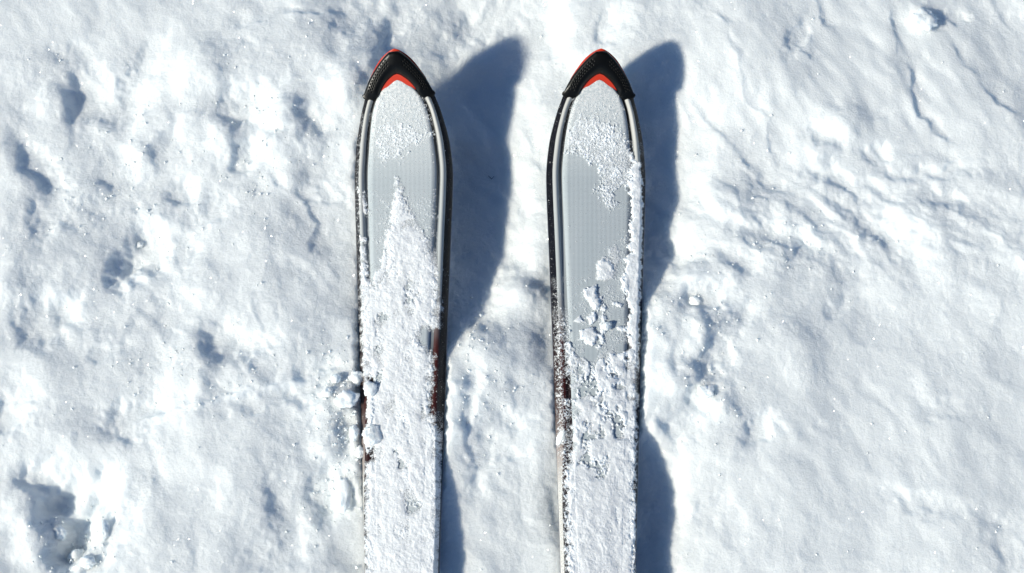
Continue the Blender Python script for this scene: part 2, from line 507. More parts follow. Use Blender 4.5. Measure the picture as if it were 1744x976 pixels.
def ski_matrix(o):
    return np.array(Matrix.Translation(o.location) @ o.rotation_euler.to_matrix().to_4x4())
def to_local(o, px, py):
    """photograph spot -> (u, v) on that ski's top"""
    Mi = np.linalg.inv(ski_matrix(o)); z = 0.015
    for _ in range(40):
        p = Mi @ np.append(spot(px, py, z), 1)
        q = ski_matrix(o) @ np.array([p[0], p[1], float(top_z(max(-p[1], 0))), 1])
        z = .5 * z + .5 * q[2]
    return p[0], -p[1]

# ------------------------------------------------------------------ snow ground: one sheet, fine where the photograph looks, coarse to the horizon
def axis(lo, hi, step, far):
    core = np.arange(lo, hi + step, step)
    out, d = [], step
    p = core[-1]
    while p < far:
        d *= 1.16; p += d; out.append(p)
    low, d, p = [], step, core[0]
    while p > -far:
        d *= 1.16; p -= d; low.append(p)
    return np.concatenate([low[::-1], core, out])

CTRL = [  # photograph spot, height mm
    (640, 30, -6), (700, 60, -16), (800, 60, -28), (890, 55, -30), (800, 160, -38), (880, 160, -36), (800, 300, -44), (880, 300, -42), (820, 400, -44), (865, 400, -42), (850, 450, -34),
    (820, 490, -28), (790, 540, -14), (775, 600, 4), (885, 490, 0), (835, 580, 8), (780, 640, 13), (850, 650, 9), (780, 700, 14), (780, 760, 13), (775, 820, 13), (860, 800, 3), (775, 880, 9), (785, 976, 5), (870, 940, 1),
    (690, 300, -32), (690, 500, -14), (690, 700, -3), (690, 900, -6), (930, 150, -16), (920, 300, -20), (920, 420, -10),
    (1020, 60, -6), (1100, 92, 8), (1060, 80, 6), (1165, 65, 0), (1135, 120, -8), (1140, 170, -14), (1160, 250, -30), (1150, 350, -31), (1140, 430, -24), (1115, 490, -8), (1110, 540, 10), (1108, 600, 13),
    (1105, 650, 13), (1105, 720, 8), (1115, 780, -16), (1125, 850, -24), (1120, 976, -23), (1010, 300, -20), (1010, 600, -4), (1010, 850, -10),
    (1200, 130, -2), (1200, 250, -8), (1190, 380, -2), (1180, 470, 6), (1180, 600, 10), (1190, 750, 6), (1190, 850, 0), (1190, 960, -2), (1300, 400, 3), (1300, 650, 4), (1300, 850, 0),
    (590, 60, 4), (580, 140, 16), (575, 230, 8), (570, 300, 0), (580, 350, -8), (580, 480, -5), (585, 600, 2), (590, 690, 9), (590, 780, 5), (590, 900, -4), (520, 200, 11), (480, 120, 6), (400, 200, 2), (400, 350, 2),
    (300, 250, 0), (200, 300, -2), (100, 200, -4), (200, 120, -3), (60, 60, 2), (100, 420, 4), (250, 560, 2), (60, 700, 2), (350, 760, 8), (300, 900, 6), (450, 800, 10), (100, 870, -8), (30, 930, -4), (220, 950, 4), (520, 930, 0),
    (1300, 100, 5), (1450, 100, 0), (1600, 100, -5), (1730, 100, -9), (1700, 300, -2), (1500, 400, 2), (1600, 600, 2), (1450, 800, -2), (1700, 850, 0)]
PITS = [  # photograph spot, half width, half height (pixels), turn deg, depth mm
    (140, 165, 22, 48, 8, 11), (118, 95, 26, 14, 0, 4), (240, 432, 32, 38, -20, 15), (203, 468, 16, 32, 5, 11), (72, 555, 36, 34, 20, 13), (108, 530, 14, 26, -10, 7), (66, 288, 14, 62, 38, 9),
    (410, 185, 26, 30, 40, 11), (412, 275, 15, 22, 0, 10), (532, 212, 22, 30, 0, 7), (205, 190, 34, 24, 0, 7), (230, 135, 16, 50, -15, 8), (216, 722, 34, 24, 0, 12), (62, 818, 24, 18, -35, 12), (98, 856, 20, 28, -30, 20), (124, 915, 20, 40, -14, 23), (92, 955, 15, 20, 20, 9), (160, 975, 14, 30, 0, 11), (168, 905, 9, 30, -12, 7), 
    (168, 842, 18, 26, 0, 13), (200, 905, 14, 44, -15, 9), (372, 583, 22, 22, 0, 8), (421, 602, 22, 20, 0, 9), (290, 540, 30, 26, 0, 6), (180, 605, 18, 14, 0, 5), (490, 870, 22, 52, 20, 8), (455, 950, 40, 24, 0, 8),
    (552, 848, 18, 40, 8, 13), (8, 715, 22, 30, 0, 12), (322, 415, 14, 44, -14, 6), (80, 370, 18, 40, 5, 8), (125, 372, 34, 16, 20, 6), (305, 330, 16, 18, 0, 7), (360, 360, 18, 20, 0, 5), (40, 480, 30, 16, 0, 5), (600, 38, 26, 24, -30, 8),
    (545, 660, 40, 28, 0, 10), (590, 730, 20, 40, 0, 9), (440, 690, 60, 14, 8, 6), (555, 330, 22, 10, -40, 5),
    (662, 55, 12, 36, -20, 6), (1028, 55, 10, 34, 0, 5), (820, 35, 40, 26, 30, 7), (760, 70, 26, 16, 20, 4),
    (1195, 512, 30, 20, 10, 11), (1203, 618, 22, 24, -25, 11), (1188, 688, 20, 18, 0, 10), (1152, 735, 18, 20, 0, 8), (1284, 735, 16, 22, -35, 8), (1150, 600, 12, 40, 0, 5), (1208, 868, 14, 24, 0, 4), (1592, 33, 12, 13, 0, 4),
    (1626, 34, 10, 12, 0, 5), (1348, 75, 12, 30, -20, 6), (1395, 235, 22, 18, -45, 8), (1488, 268, 18, 14, -30, 6), (1390, 290, 16, 16, 0, 6), (1498, 205, 12, 12, 0, 3), (1590, 700, 26, 16, 0, 4), (1720, 930, 24, 40, 40, 6), (1560, 860, 50, 14, -25, 4),
    (1280, 400, 50, 16, -25, 6), (1350, 420, 46, 14, -30, 6), (1500, 400, 60, 18, -40, 8), (1450, 320, 60, 14, -30, 7), (1560, 300, 70, 10, -5, 5), (1250, 450, 40, 14, -30, 6), (1620, 350, 40, 14, -20, 5), (1150, 430, 34, 14, -30, 7), (1415, 530, 22, 10, 40, 4), (1260, 545, 14, 20, 0, 5),
    (812, 790, 15, 46, -4, 8), (795, 690, 9, 50, 0, 5), (870, 722, 18, 14, 0, 7), (862, 780, 12, 10, 0, 4), (930, 480, 20, 20, 0, 6), (805, 560, 10, 24, -20, 6)]
LEDGES = [  # photograph line, drop mm, fade px: the snow to the line's right (travelling on) lies lower
    ([(1165, -10), (1200, 20), (1230, 52), (1245, 95), (1262, 145), (1278, 188), (1312, 206), (1308, 255), (1325, 290), (1345, 306)], 5, 60),
    ([(1176, 150), (1192, 196), (1225, 222), (1248, 262), (1275, 292), (1308, 320)], 5, 40),
    ([(1496, -10), (1518, 40), (1522, 85), (1552, 145), (1558, 200), (1590, 235), (1640, 262)], 6, 70),
    ([(1375, -10), (1392, 25), (1402, 52)], 4, 40), ([(1350, 52), (1352, 88), (1376, 112), (1402, 100)], 5, 40), ([(1610, 66), (1640, 110), (1680, 165), (1744, 215), (1790, 240)], 4, 50),
    ([(1690, -10), (1706, 40), (1720, 60)], 4, 40), ([(1480, 250), (1500, 276), (1580, 272), (1660, 290)], 4, 30), ([(1290, 300), (1310, 322), (1330, 330)], 4, 25),
    ([(455, 280), (468, 318), (520, 345), (538, 380), (520, 408), (530, 430), (560, 450), (588, 482)], 5, 45), ([(545, 300), (580, 335), (605, 350)], 5, 30), ([(400, 68), (450, 45), (520, 36), (590, 28), (620, 20)], 6, 60),
    ([(205, 735), (260, 712), (330, 694), (400, 680), (470, 660), (560, 640), (612, 632)], 7, 50), ([(415, 660), (450, 680), (500, 690)], 5, 30), ([(250, 740), (258, 800), (270, 850)], 4, 40),
    ([(880, 315), (905, 330), (935, 345)], 4, 30), ([(890, 205), (905, 260), (920, 285)], 4, 30), ([(560, 120), (480, 165), (440, 180)], 4, 40), ([(430, 490), (436, 540), (448, 580)], 4, 30),
    ([(1215, 615), (1205, 648), (1186, 664)], 6, 30), ([(1380, 730), (1405, 745), (1430, 750)], 3, 30), ([(1520, 850), (1570, 868), (1620, 880)], 3, 40), ([(1680, 895), (1730, 925), (1760, 950)], 4, 40),
    ([(200, 470), (215, 490), (212, 520)], 4, 20), ([(760, 130), (820, 210), (850, 300), (900, 380)], 3, 60), ([(1110, 80), (1130, 110), (1165, 170), (1185, 230)], 3, 50)]
LUMPS = [  # photograph spot, radius px, height mm: soft humps
    (880, 500, 42, 8), (820, 590, 32, 7), (845, 640, 34, 5), (780, 660, 14, 5), (778, 740, 16, 6), (1170, 480, 30, 8), (1140, 520, 26, 6), (1170, 580, 36, 8), (1150, 650, 30, 6), (1215, 680, 26, 6), (1240, 700, 26, 6), (1118, 735, 16, 7),
    (1572, 36, 26, 6), (1430, 215, 36, 8), (1395, 265, 24, 6), (490, 200, 26, 9), (470, 260, 26, 8), (520, 245, 30, 8), (350, 120, 50, 10), (270, 200, 36, 8), (240, 270, 30, 7), (500, 300, 30, 5), (390, 240, 26, 7), (330, 215, 24, 6),
    (590, 155, 34, 9), (280, 380, 40, 5), (575, 690, 26, 8), (560, 760, 26, 6), (62, 925, 30, 9), (40, 870, 30, 6), (170, 880, 14, 6), (330, 640, 44, 8), (420, 640, 30, 6), (20, 480, 34, 8), (90, 170, 30, 7), (160, 330, 30, 6), (1230, 345, 36, 5), (1560, 370, 40, 6), (1600, 440, 36, 5), (1350, 600, 50, 5)]

def seg_features(X, Y, pts):
    """signed distance to a polyline and position along it"""
    P = [np.array(G(*p)) for p in pts]
    best = np.full(X.shape, 1e9); sg = np.zeros(X.shape); al = np.zeros(X.shape)
    tot = 0
    for a, b in zip(P[:-1], P[1:]):
        d = b - a; l = np.hypot(*d)
        t = np.clip(((X - a[0]) * d[0] + (Y - a[1]) * d[1]) / l ** 2, 0, 1)
        ox, oy = X - a[0] - t * d[0], Y - a[1] - t * d[1]
        q = np.hypot(ox, oy)
        c = d[0] * (Y - a[1]) - d[1] * (X - a[0])
        m = q < best
        best = np.where(m, q, best); sg = np.where(m, np.sign(c), sg); al = np.where(m, tot + t * l, al)
        tot += l
    return best * sg, al / tot, best

def ground_height(X, Y, detail=True):
    shp = X.shape
    X, Y = X.ravel(), Y.ravel()
    core = ((np.abs(X) < 0.72) & (np.abs(Y) < 0.46))
    fade = sstep(1.6, 0.7, np.maximum(np.abs(X), np.abs(Y) * 1.4))
    h = 0.03 * perlin(X * 0.45, Y * 0.45, 3) * (1 - fade) + 0.20 * perlin(X * 0.06, Y * 0.06, 4) * (1 - sstep(6, 1, np.hypot(X, Y)))
    wx = .0060 * perlin(X / .030, Y / .030, 11) + .0022 * perlin(X / .010, Y / .010, 12) + .0009 * perlin(X / .004, Y / .004, 14)
    wy = .0060 * perlin(X / .030, Y / .030, 21) + .0022 * perlin(X / .010, Y / .010, 22) + .0009 * perlin(X / .004, Y / .004, 24)
    Xw, Yw = X + wx, Y + wy
    # broad form
    num, den = np.zeros_like(X), np.full_like(X, .012)
    for px, py, mm in CTRL:
        gx, gy = G(px, py)
        w = np.exp(-((Xw - gx) ** 2 + (Yw - gy) ** 2) / (2 * .021 ** 2)) + .02 * np.exp(-((X - gx) ** 2 + (Y - gy) ** 2) / (2 * .06 ** 2))
        num += w * mm; den += w
    h = h + .001 * num / den
    # where the snow is smooth (wind crust at the upper right, lower right) and where broken
    cx, cy = G(1460, 130)
    smooth = np.exp(-(((X - cx) / .21) ** 2 + ((Y - cy) / .115) ** 2) ** 1.5)
    cx, cy = G(830, 250)
    smooth = np.maximum(smooth, .8 * np.exp(-(((X - cx) / .05) ** 2 + ((Y - cy) / .13) ** 2) ** 2))
    cx, cy = G(1120, 250)
    smooth = np.maximum(smooth, .8 * np.exp(-(((X - cx) / .04) ** 2 + ((Y - cy) / .11) ** 2) ** 2))
    cx, cy = G(1500, 760)
    smooth = np.maximum(smooth, .55 * np.exp(-(((X - cx) / .22) ** 2 + ((Y - cy) / .13) ** 2) ** 1.5))
    cx, cy = G(150, 40)
    smooth = np.maximum(smooth, .6 * np.exp(-(((X - cx) / .2) ** 2 + ((Y - cy) / .05) ** 2) ** 1.5))
    rough = 1 - smooth
    h = h + rough * (.0042 * billow(Xw / .085, Yw / .085, 41, 1) + .0024 * fbm(Xw / .045, Yw / .045, 44, 1) + .0009 * billow(Xw / .034, Yw / .034, 43, 2)) + .0092 * perlin(X / .17, Y / .17, 45)
    if detail:
        patch = sstep(-.15, .35, perlin(X / .07, Y / .07, 51)) * rough
        h = h + (.25 + .75 * rough) * (.00045 * fbm(Xw / .014, Yw / .014, 61, 3, .55))
        cz = np.zeros_like(X)
        for px, py, sx, sy, k in ((430, 240, 130, 110, 1), (200, 330, 150, 130, .7), (100, 900, 90, 80, 1), (560, 720, 70, 90, 1), (1190, 600, 80, 130, .8), (850, 650, 70, 130, .6), (380, 640, 160, 60, .6), (1450, 420, 220, 60, .5)):
            gx, gy = G(px, py)
            cz = np.maximum(cz, k * np.exp(-(((X - gx) / (sx * PX)) ** 2 + ((Y - gy) / (sy * PX)) ** 2) ** 1.5))
        cz = np.maximum(cz, .45 * rough * sstep(.0, .4, perlin(X / .09, Y / .09, 53)))
        h = h + cz * (.0026 * chunks(Xw / .026, Yw / .026, 76) + .0009 * chunks(Xw / .011, Yw / .011, 78))
        h = h + np.maximum(patch * .4, cz) * (.0011 * domes(X / .0110 + 30 * wx, Y / .0110 + 30 * wy, 71, .5) + .0005 * domes(X / .0055, Y / .0055, 73, .6))
        h = h + rough * .0004 * domes(X / .0034, Y / .0034, 75, .5)
        h = h + (.35 + .65 * rough) * .00036 * fbm(X / .0040, Y / .0040, 81, 2)
        # wind streaks running down to the right of the skis
        cx, cy = G(1450, 380)
        st = np.exp(-(((X - cx) / .22) ** 2 + ((Y - cy + .10 * (X - cx)) / .055) ** 2) ** 1.3)
        ca, sa = math.cos(math.radians(-24)), math.sin(math.radians(-24))
        A, B = X * ca + Y * sa, -X * sa + Y * ca
        h = h + st * (.0030 * fbm(A / .050, (B + 1.2 * wy) / .018, 91, 3))
        # faint diagonal grain on the crust
        ca, sa = math.cos(math.radians(-58)), math.sin(math.radians(-58))
        A, B = X * ca + Y * sa, -X * sa + Y * ca
        h = h + smooth * .0016 * fbm(A / .07, (B + .6 * wx) / .022, 95, 2)
    for px, py, r, mm in LUMPS:
        gx, gy = G(px, py); R = r * PX
        i = np.where((np.abs(X - gx) < 3 * R + .01) & (np.abs(Y - gy) < 3 * R + .01))[0]
        h[i] += .001 * mm * np.exp(-(((Xw[i] - gx) ** 2 + (Yw[i] - gy) ** 2) / R ** 2) ** 1.4)
    for px, py, rx, ry, ang, mm in PITS:
        gx, gy = G(px, py)
        i = np.where((np.abs(X - gx) < .13) & (np.abs(Y - gy) < .13))[0]
        q1, q2 = X[i] / .016, Y[i] / .016
        dx = Xw[i] - gx + .0060 * perlin(q1, q2, 31) + .0028 * perlin(q1 * 2.7, q2 * 2.7, 32)
        dy = Yw[i] - gy + .0060 * perlin(q1, q2, 33) + .0028 * perlin(q1 * 2.7, q2 * 2.7, 34)
        sd = dx * math.cos(SUN_AZ) + dy * math.sin(SUN_AZ)      # the wall that faces the sun has slumped
        kk = np.where(sd > 0, 1 / 1.7 - 1, 0) * sd
        dx, dy = dx + kk * math.cos(SUN_AZ), dy + kk * math.sin(SUN_AZ)
        c, s = math.cos(math.radians(ang)), math.sin(math.radians(ang))
        a, b = (dx * c + dy * s) / (rx * PX * 1.22), (-dx * s + dy * c) / (ry * PX * 1.22)
        h[i] -= (.001 if mm > 14 else .00075) * mm * np.exp(-(a * a + b * b) ** 1.6)
    for pts, mm, fpx in LEDGES:
        P = np.array([G(*p) for p in pts])
        F = fpx * PX
        i = np.where((X > P[:, 0].min() - 2.5 * F) & (X < P[:, 0].max() + 2.5 * F) & (Y > P[:, 1].min() - 2.5 * F) & (Y < P[:, 1].max() + 2.5 * F))[0]
        d, al, dist = seg_features(Xw[i], Yw[i], pts)
        ends = sstep(0, .12, al) * sstep(1, .88, al) * np.clip(.95 + 1.0 * perlin(X[i] / .022, Y[i] / .022, 37), .25, 1.5)
        h[i] += .001 * mm * ends * np.where(d > 0, -.72 * sstep(-.003, .011, d) * np.exp(-np.maximum(d, 0) / (F * .45)), 0)
        h[i] += .00022 * mm * ends * np.where(d <= 0, np.exp(-np.maximum(-d, 0) / .008), np.exp(-np.maximum(d, 0) / .0015))
    # pressed down under the skis
    for o in (ski_l, ski_r):
        Mi = np.linalg.inv(ski_matrix(o))
        i = np.where(core)[0] if not (np.abs(X) > 2).all() else np.arange(0)
        i = np.where((np.abs(X - o.location.x) < .12) & (Y < .30) & (Y > -1.6))[0]
        if len(i) == 0: continue
        lx = Mi[0, 0] * X[i] + Mi[0, 1] * Y[i] + Mi[0, 3]
        ly = Mi[1, 0] * X[i] + Mi[1, 1] * Y[i] + Mi[1, 3]
        v = np.clip(-ly, 0, SKI_LEN)
        zb = base_z(v) - .0010 + lx * -Mi[2, 0] * 1.0 - 0.0012
        inside = np.abs(lx) - HW(v) + .0030 * perlin(X[i] / .011, Y[i] / .011, 39) + .0014 * perlin(X[i] / .004, Y[i] / .004, 40)
        lim = zb + np.where(np.abs(lx) < HW(v), 0, np.maximum(inside, 0) * 2.2)
        on = (-ly > 0) & (-ly < SKI_LEN)
        h[i] = np.where(on, np.minimum(h[i], lim), h[i])
    return h.reshape(shp)

gx = axis(-0.645, 0.645, 0.0015, 60)
gy = axis(-0.345, 0.385, 0.0015, 60)
GX, GY = np.meshgrid(gx, gy)
GZ = ground_height(GX, GY)
ground = mesh_object('snow_ground', np.stack([GX, GY, GZ], 2).reshape(-1, 3), grid_faces(len(gy), len(gx)), SNOW)
tag(ground, 'sunlit wind-packed snow with hollows, ledges and blue shade', None, None, 'structure')
def ground_at(x, y):
    return float(ground_height(np.array([[x]], float), np.array([[y]], float))[0, 0])

# ------------------------------------------------------------------ snow lying on the skis
def poly_sd(U, V, poly):
    """signed distance to a polygon in (u, v), positive inside"""
    best = np.full(U.shape, 1e9); ins = np.zeros(U.shape, bool)
    n = len(poly)
    for k in range(n):
        (x0, y0), (x1, y1) = poly[k], poly[(k + 1) % n]
        dx, dy = x1 - x0, y1 - y0
        t = np.clip(((U - x0) * dx + (V - y0) * dy) / (dx * dx + dy * dy + 1e-18), 0, 1)
        best = np.minimum(best, np.hypot(U - x0 - t * dx, V - y0 - t * dy))
        cross = ((y0 > V) != (y1 > V)) & (U < (x1 - x0) * (V - y0) / (y1 - y0 + 1e-18) + x0)
        ins ^= cross
    return np.where(ins, best, -best)

# polygons: (list of photograph spots, thickness mm, softness mm of the rim, raggedness mm)
SNOW_L = [
    ([(640, 215), (665, 200), (700, 205), (740, 225), (742, 238), (722, 246), (705, 256), (688, 276), (655, 280), (636, 272), (633, 240)], .55, 9, 5),
    ([(640, 160), (725, 165), (738, 215), (738, 232), (640, 232)], .16, 12, 9),
    ([(672, 300), (682, 306), (690, 325), (700, 352), (716, 380), (730, 400), (742, 422), (750, 440), (752, 520), (750, 560), (736, 566), (722, 566), (716, 578), (730, 590), (742, 606), (741, 640), (735, 690), (743, 718), (752, 740), (754, 800), (752, 1200), (616, 1200),
      (618, 800), (622, 760), (614, 640), (611, 560), (611, 460), (612, 420), (620, 410), (626, 420), (629, 470), (640, 480), (650, 470), (655, 430), (646, 412), (660, 385), (662, 350), (668, 330)], 1.9, 12, 4.5),
    ([(640, 330), (740, 330), (748, 470), (632, 470)], .10, 14, 12),
    ([(608, 318), (622, 325), (628, 360), (622, 372), (612, 370)], 1.2, 4, 4), ([(612, 402), (624, 405), (628, 470), (612, 470)], 1.4, 4, 4),
    ([(655, 418), (664, 440), (658, 475), (640, 500), (632, 480), (648, 450)], 1.4, 4, 3),
    ([(618, 640), (640, 650), (640, 770), (622, 780), (616, 740), (622, 700)], 3.5, 5, 3)]
HOLES_L = [(652, 542, 12, 10, 2.4), (646, 598, 7, 6, 2.0), (676, 772, 7, 7, 2.0), (684, 790, 6, 6, 2.6), (706, 862, 12, 9, 3.0), (696, 490, 6, 26, 1.6), (703, 520, 7, 22, 1.6), (622, 680, 7, 16, 4), (625, 720, 6, 9, 4), (630, 770, 9, 14, 3), (640, 646, 14, 8, 2.6), (692, 382, 8, 6, 1.5), (735, 426, 6, 9, 1.4), (720, 700, 5, 22, 1.3)]
SNOW_R = [
    ([(972, 205), (1000, 195), (1035, 205), (1060, 222), (1078, 255), (1092, 290), (1096, 320), (1068, 330), (1062, 318), (1048, 330), (1052, 352), (1040, 362), (1028, 350), (1012, 325), (1018, 312), (1018, 288), (1000, 282), (998, 272), (980, 262), (966, 262), (960, 240)], .75, 5, 6),
    ([(975, 165), (1050, 165), (1064, 225), (970, 225)], .16, 12, 9),
    ([(1072, 262), (1092, 280), (1097, 312), (1096, 420), (1092, 520), (1090, 610), (1062, 612), (1070, 580), (1066, 560), (1072, 530), (1062, 500), (1056, 482), (1066, 452), (1062, 440), (1072, 430), (1066, 422), (1072, 405), (1070, 385), (1074, 360), (1070, 330)], 2.6, 4, 3.5),
    ([(978, 500), (1040, 420), (1080, 380), (1086, 620), (965, 615)], .16, 12, 10),
    ([(1014, 448), (1026, 436), (1040, 440), (1048, 456), (1046, 478), (1030, 482), (1012, 480)], 2.6, 6, 2.5),
    ([(1036, 420), (1052, 408), (1058, 440), (1050, 480), (1040, 470)], .8, 4, 4),
    ([(994, 492), (1016, 482), (1018, 500), (1026, 520), (1018, 532), (1004, 520), (994, 508)], 3.2, 4, 2.5), ([(974, 548), (988, 535), (992, 548), (986, 552)], 2.2, 2, 1.5),
    ([(996, 540), (1012, 532), (1016, 548), (1004, 556)], 2.4, 3, 2), ([(984, 562), (1008, 556), (1020, 570), (1010, 592), (998, 588), (988, 576)], 3.0, 3, 2.5), ([(1028, 552), (1042, 548), (1044, 560), (1034, 562)], 3.2, 3, 1.5), ([(1040, 512), (1062, 518), (1058, 526), (1042, 520)], 1.6, 2, 1.5), ([(1046, 556), (1090, 552), (1090, 562), (1050, 566)], 1.8, 3, 2), ([(1018, 500), (1032, 520), (1034, 560), (1024, 600), (1014, 600), (1022, 560)], 1.6, 4, 4),
    ([(960, 582), (974, 584), (982, 602), (1000, 612), (1020, 606), (1036, 590), (1050, 600), (1090, 575), (1088, 700), (1086, 800), (1083, 1200), (966, 1200), (962, 800), (970, 760), (975, 700), (968, 650), (962, 620)], 2.3, 8, 5)]
HOLES_R = [(990, 645, 12, 16, 2.2), (985, 622, 8, 10, 2.2), (1046, 640, 12, 8, 2.2), (1056, 660, 12, 7, 2), (1000, 668, 14, 12, 2), (1050, 726, 8, 18, 2.4), (1020, 690, 16, 8, 1.8), (986, 702, 6, 8, 2), (1010, 742, 20, 10, 1.8), (1000, 722, 10, 10, 1.5), (1034, 712, 12, 12, 1.4), (1005, 790, 24, 12, 2.0), (1024, 808, 10, 10, 1.6), (998, 778, 6, 6, 2), (1062, 594, 8, 5, 2.4), (1072, 592, 5, 6, 2.4), (1030, 630, 8, 5, 2), (975, 645, 5, 10, 1.5), (1050, 870, 6, 20, .8), (1018, 850, 10, 20, .6), (1015, 655, 6, 6, 1.5), (1035, 672, 6, 6, 1.5)]

def ski_snow(o, polys, holes, seed, label, border, wear):
    vs = np.concatenate([np.arange(.040, .585, .00050), np.arange(.585, 1.60, .004)])
    nc = 224
    k = np.linspace(-1, 1, nc)[None, :]
    V = np.repeat(vs[:, None], nc, 1)
    hw = HW(V)
    U = k * (hw - .0002)
    n1 = fbm(U / .008, V / .008, seed, 3, .6); n2 = fbm((U * .82 - V * .57) / .0028, (U * .57 + V * .82) / .0028, seed + 5, 2, .6); n3 = perlin((U * .6 + V * .8) / .0014, (V * .6 - U * .8) / .0014, seed + 9)
    n4 = perlin((U * .9 + V * .43) / .0010, (V * .9 - U * .43) / .0010, seed + 15)
    n0 = fbm(U / .025, V / .025, seed + 3, 2)
    T = np.full(U.shape, -.0004)
    for pts, mm, soft, rag in polys:
        q = [to_local(o, *p) for p in pts]
        sd = poly_sd(U, V, q) * 1000 + rag * (.7 * n1 + .4 * n2 + .22 * n3 + .16 * n4)
        t = mm * np.clip(sd / soft, -1, 1)
        t = np.where(sd > 0, mm * (1 - (1 - np.clip(sd / soft, 0, 1)) ** 1.4), np.maximum(.22 * sd, -.6))
        if mm < .8:                                     # dusting: broken into grains
            cov = np.clip(sd / soft, 0, 1)
            t = np.where(sd > 0, mm * cov + .35 * n2 + .40 * n3 + .30 * n4 + .2 * n1 - .3 * (1 - cov) + .04, -.6)
        T = np.maximum(T, t * .001)
    back = ((hw - np.abs(U)) * 1000 + 2.5 * n1) / 10.0            # the crust runs on towards the boots
    T = np.where(V > .575, np.maximum(T, .0018 * np.clip(back, -.3, 1)), T)
    # ragged powder along the black borders
    for side, v0, v1, amt, wide in border:
        e = (hw - np.abs(U)) * 1000
        m = (np.sign(U) == side) & (V > v0) & (V < v1)
        t = amt * (1.2 * n2 + .9 * n3 + .5 * n1) - .42 + .42 * sstep(1, 6, e) - .9 * sstep(wide, wide + 5, e) + (.32 if wide > 12 else 0)
        T = np.where(m, np.maximum(T, t * .001 * sstep(v0, v0 + .02, V) * sstep(v1, v1 - .02, V) - 1e-5), T)
    for px, py, rx, ry, mm in holes:
        u0, v0 = to_local(o, px, py)
        d = ((U - u0 + .0012 * n1) / (rx * PX)) ** 2 + ((V - v0 + .0012 * n2) / (ry * PX)) ** 2
        T = T - .00066 * mm * np.exp(-d) * np.clip(1.3 + 1.3 * n1 + .9 * n2 + .4 * n3 + .2 * n4, 0, 3)
    nb = fbm(U / .016, V / .03, seed + 33, 2)
    T = T - .001 * 1.9 * wear(V) * sstep(.92, .6, np.abs(U) / hw) * sstep(.05, .55, nb) * np.clip(.9 + .8 * n2 + .4 * n3 + .8 * n1, 0, 3)
    thick = sstep(.0003, .0018, T)
    T = T + thick * (.0007 * n0 + .00042 * n1 + .00020 * n2 + .00012 * n3 + .00008 * n4 + 0.0005 * domes(U / .007 + n1 * .2, V / .007, seed + 21, .3) + .0002 * domes(U / .0030, V / .0030, seed + 23, .5)) + .00010 * (n3 + n4) * (1 - thick)
    lump = sstep(.30, .335, V) * sstep(.46, .41, V) * (1 if seed > 200 else .25)
    T = T + thick * lump * (.0024 * domes((U + .002 * n1) / .011, V / .011, seed + 41, .5) - .0003)
    # top surface of the ski under it
    p = panel_hw(V); w = hw - p
    e = hw - np.abs(U)
    top = top_z(V)
    cap = w * capf(V)
    z = np.where(e < cap, shoulder_z(e, cap, V) + .0003, top + .0002)
    z = z + np.where(e > w, .0008 * (1 - (U / np.maximum(p, 1e-4)) ** 2) + .0003, 0)
    taper = sstep(0.0, .0022, e)
    keep = T > -.00045
    D = T.copy()
    Z = z + .00025 + np.maximum(T, 0) * (.25 + .75 * taper)
    idx = grid_faces(len(vs), nc)
    kf = keep.ravel()[idx].sum(1) >= 3
    f = idx[kf][:, ::-1]
    used, inv = np.unique(f, return_inverse=True)
    co = np.stack([U, -V, Z], 2).reshape(-1, 3)[used]
    # push the rims down on to the lacquer
    cnt = np.bincount(inv.ravel(), minlength=len(used))
    depth = (D * 1000).ravel()[used].astype(np.float32)
    faces = inv.reshape(f.shape)
    s = mesh_object('snow_cover', co, faces, FILM)
    at = s.data.attributes.new('depth', 'FLOAT', 'POINT'); at.data.foreach_set('value', depth)
    s.matrix_world = Matrix(ski_matrix(o).tolist())
    tag(s, label, 'snow', None, 'stuff')
    return s
ski_snow(ski_l, SNOW_L, HOLES_L, 101, 'crust of powder snow lying on the left ski', [(-1, .06, .36, .55, 8), (1, .40, .60, .85, 14), (-1, .34, .6, .6, 8)], lambda v: .35 * sstep(.17, .24, v))
ski_snow(ski_r, SNOW_R, HOLES_R, 211, 'broken crust of powder snow lying on the right ski', [(-1, .25, .36, .62, 9), (-1, .285, .6, .6, 17), (1, .09, .17, .5, 8), (1, .16, .6, .65, 14)], lambda v: .30 * sstep(.17, .24, v) + .6 * sstep(.32, .35, v) * sstep(.47, .42, v))

# ------------------------------------------------------------------ loose snow: lumps one can count, and uncountable crumbs
def clump(px, py, rx, ry, rz, label, group=None, seed=0, rot=0.0, on=None, sink=.8, name='snow_clump', sharp=1.0):
    bm = bmesh.new()
    bmesh.ops.create_icosphere(bm, subdivisions=4, radius=1.0)
    for v in bm.verts:
        p = v.co.copy()
        n = mnoise.fractal(p * 1.3 + Vector((seed * 7.1, 3.3, seed)), 0.9, 2.1, 4)
        n2 = mnoise.noise(p * 4.0 + Vector((seed, seed * 3.0, 1))) * 1.6 + .7 * mnoise.noise(p * 9.0 + Vector((seed, 1, seed * 2.0))) + .4 * mnoise.noise(p * 19.0)
        q = p * (1 + .34 * sharp * n + .10 * n2)
        v.co = (q.x * rx * PX, q.y * ry * PX, q.z * rz * PX)
    me = bpy.data.meshes.new(name)
    bm.to_mesh(me); bm.free()
    me.polygons.foreach_set('use_smooth', np.ones(len(me.polygons), dtype=bool))
    me.materials.append(CLOD)
    o = bpy.data.objects.new(name, me); col.objects.link(o)
    x, y = G(px, py, 0.0 if on is None else on)
    z = ground_at(x, y) if on is None else on
    o.location = (x, y, z + rz * PX * (1 - sink) * .8)
    o.rotation_euler = (0.15 * math.sin(seed), 0.15 * math.cos(seed * 2), rot)
    tag(o, label, 'snow clump', group)
    return o
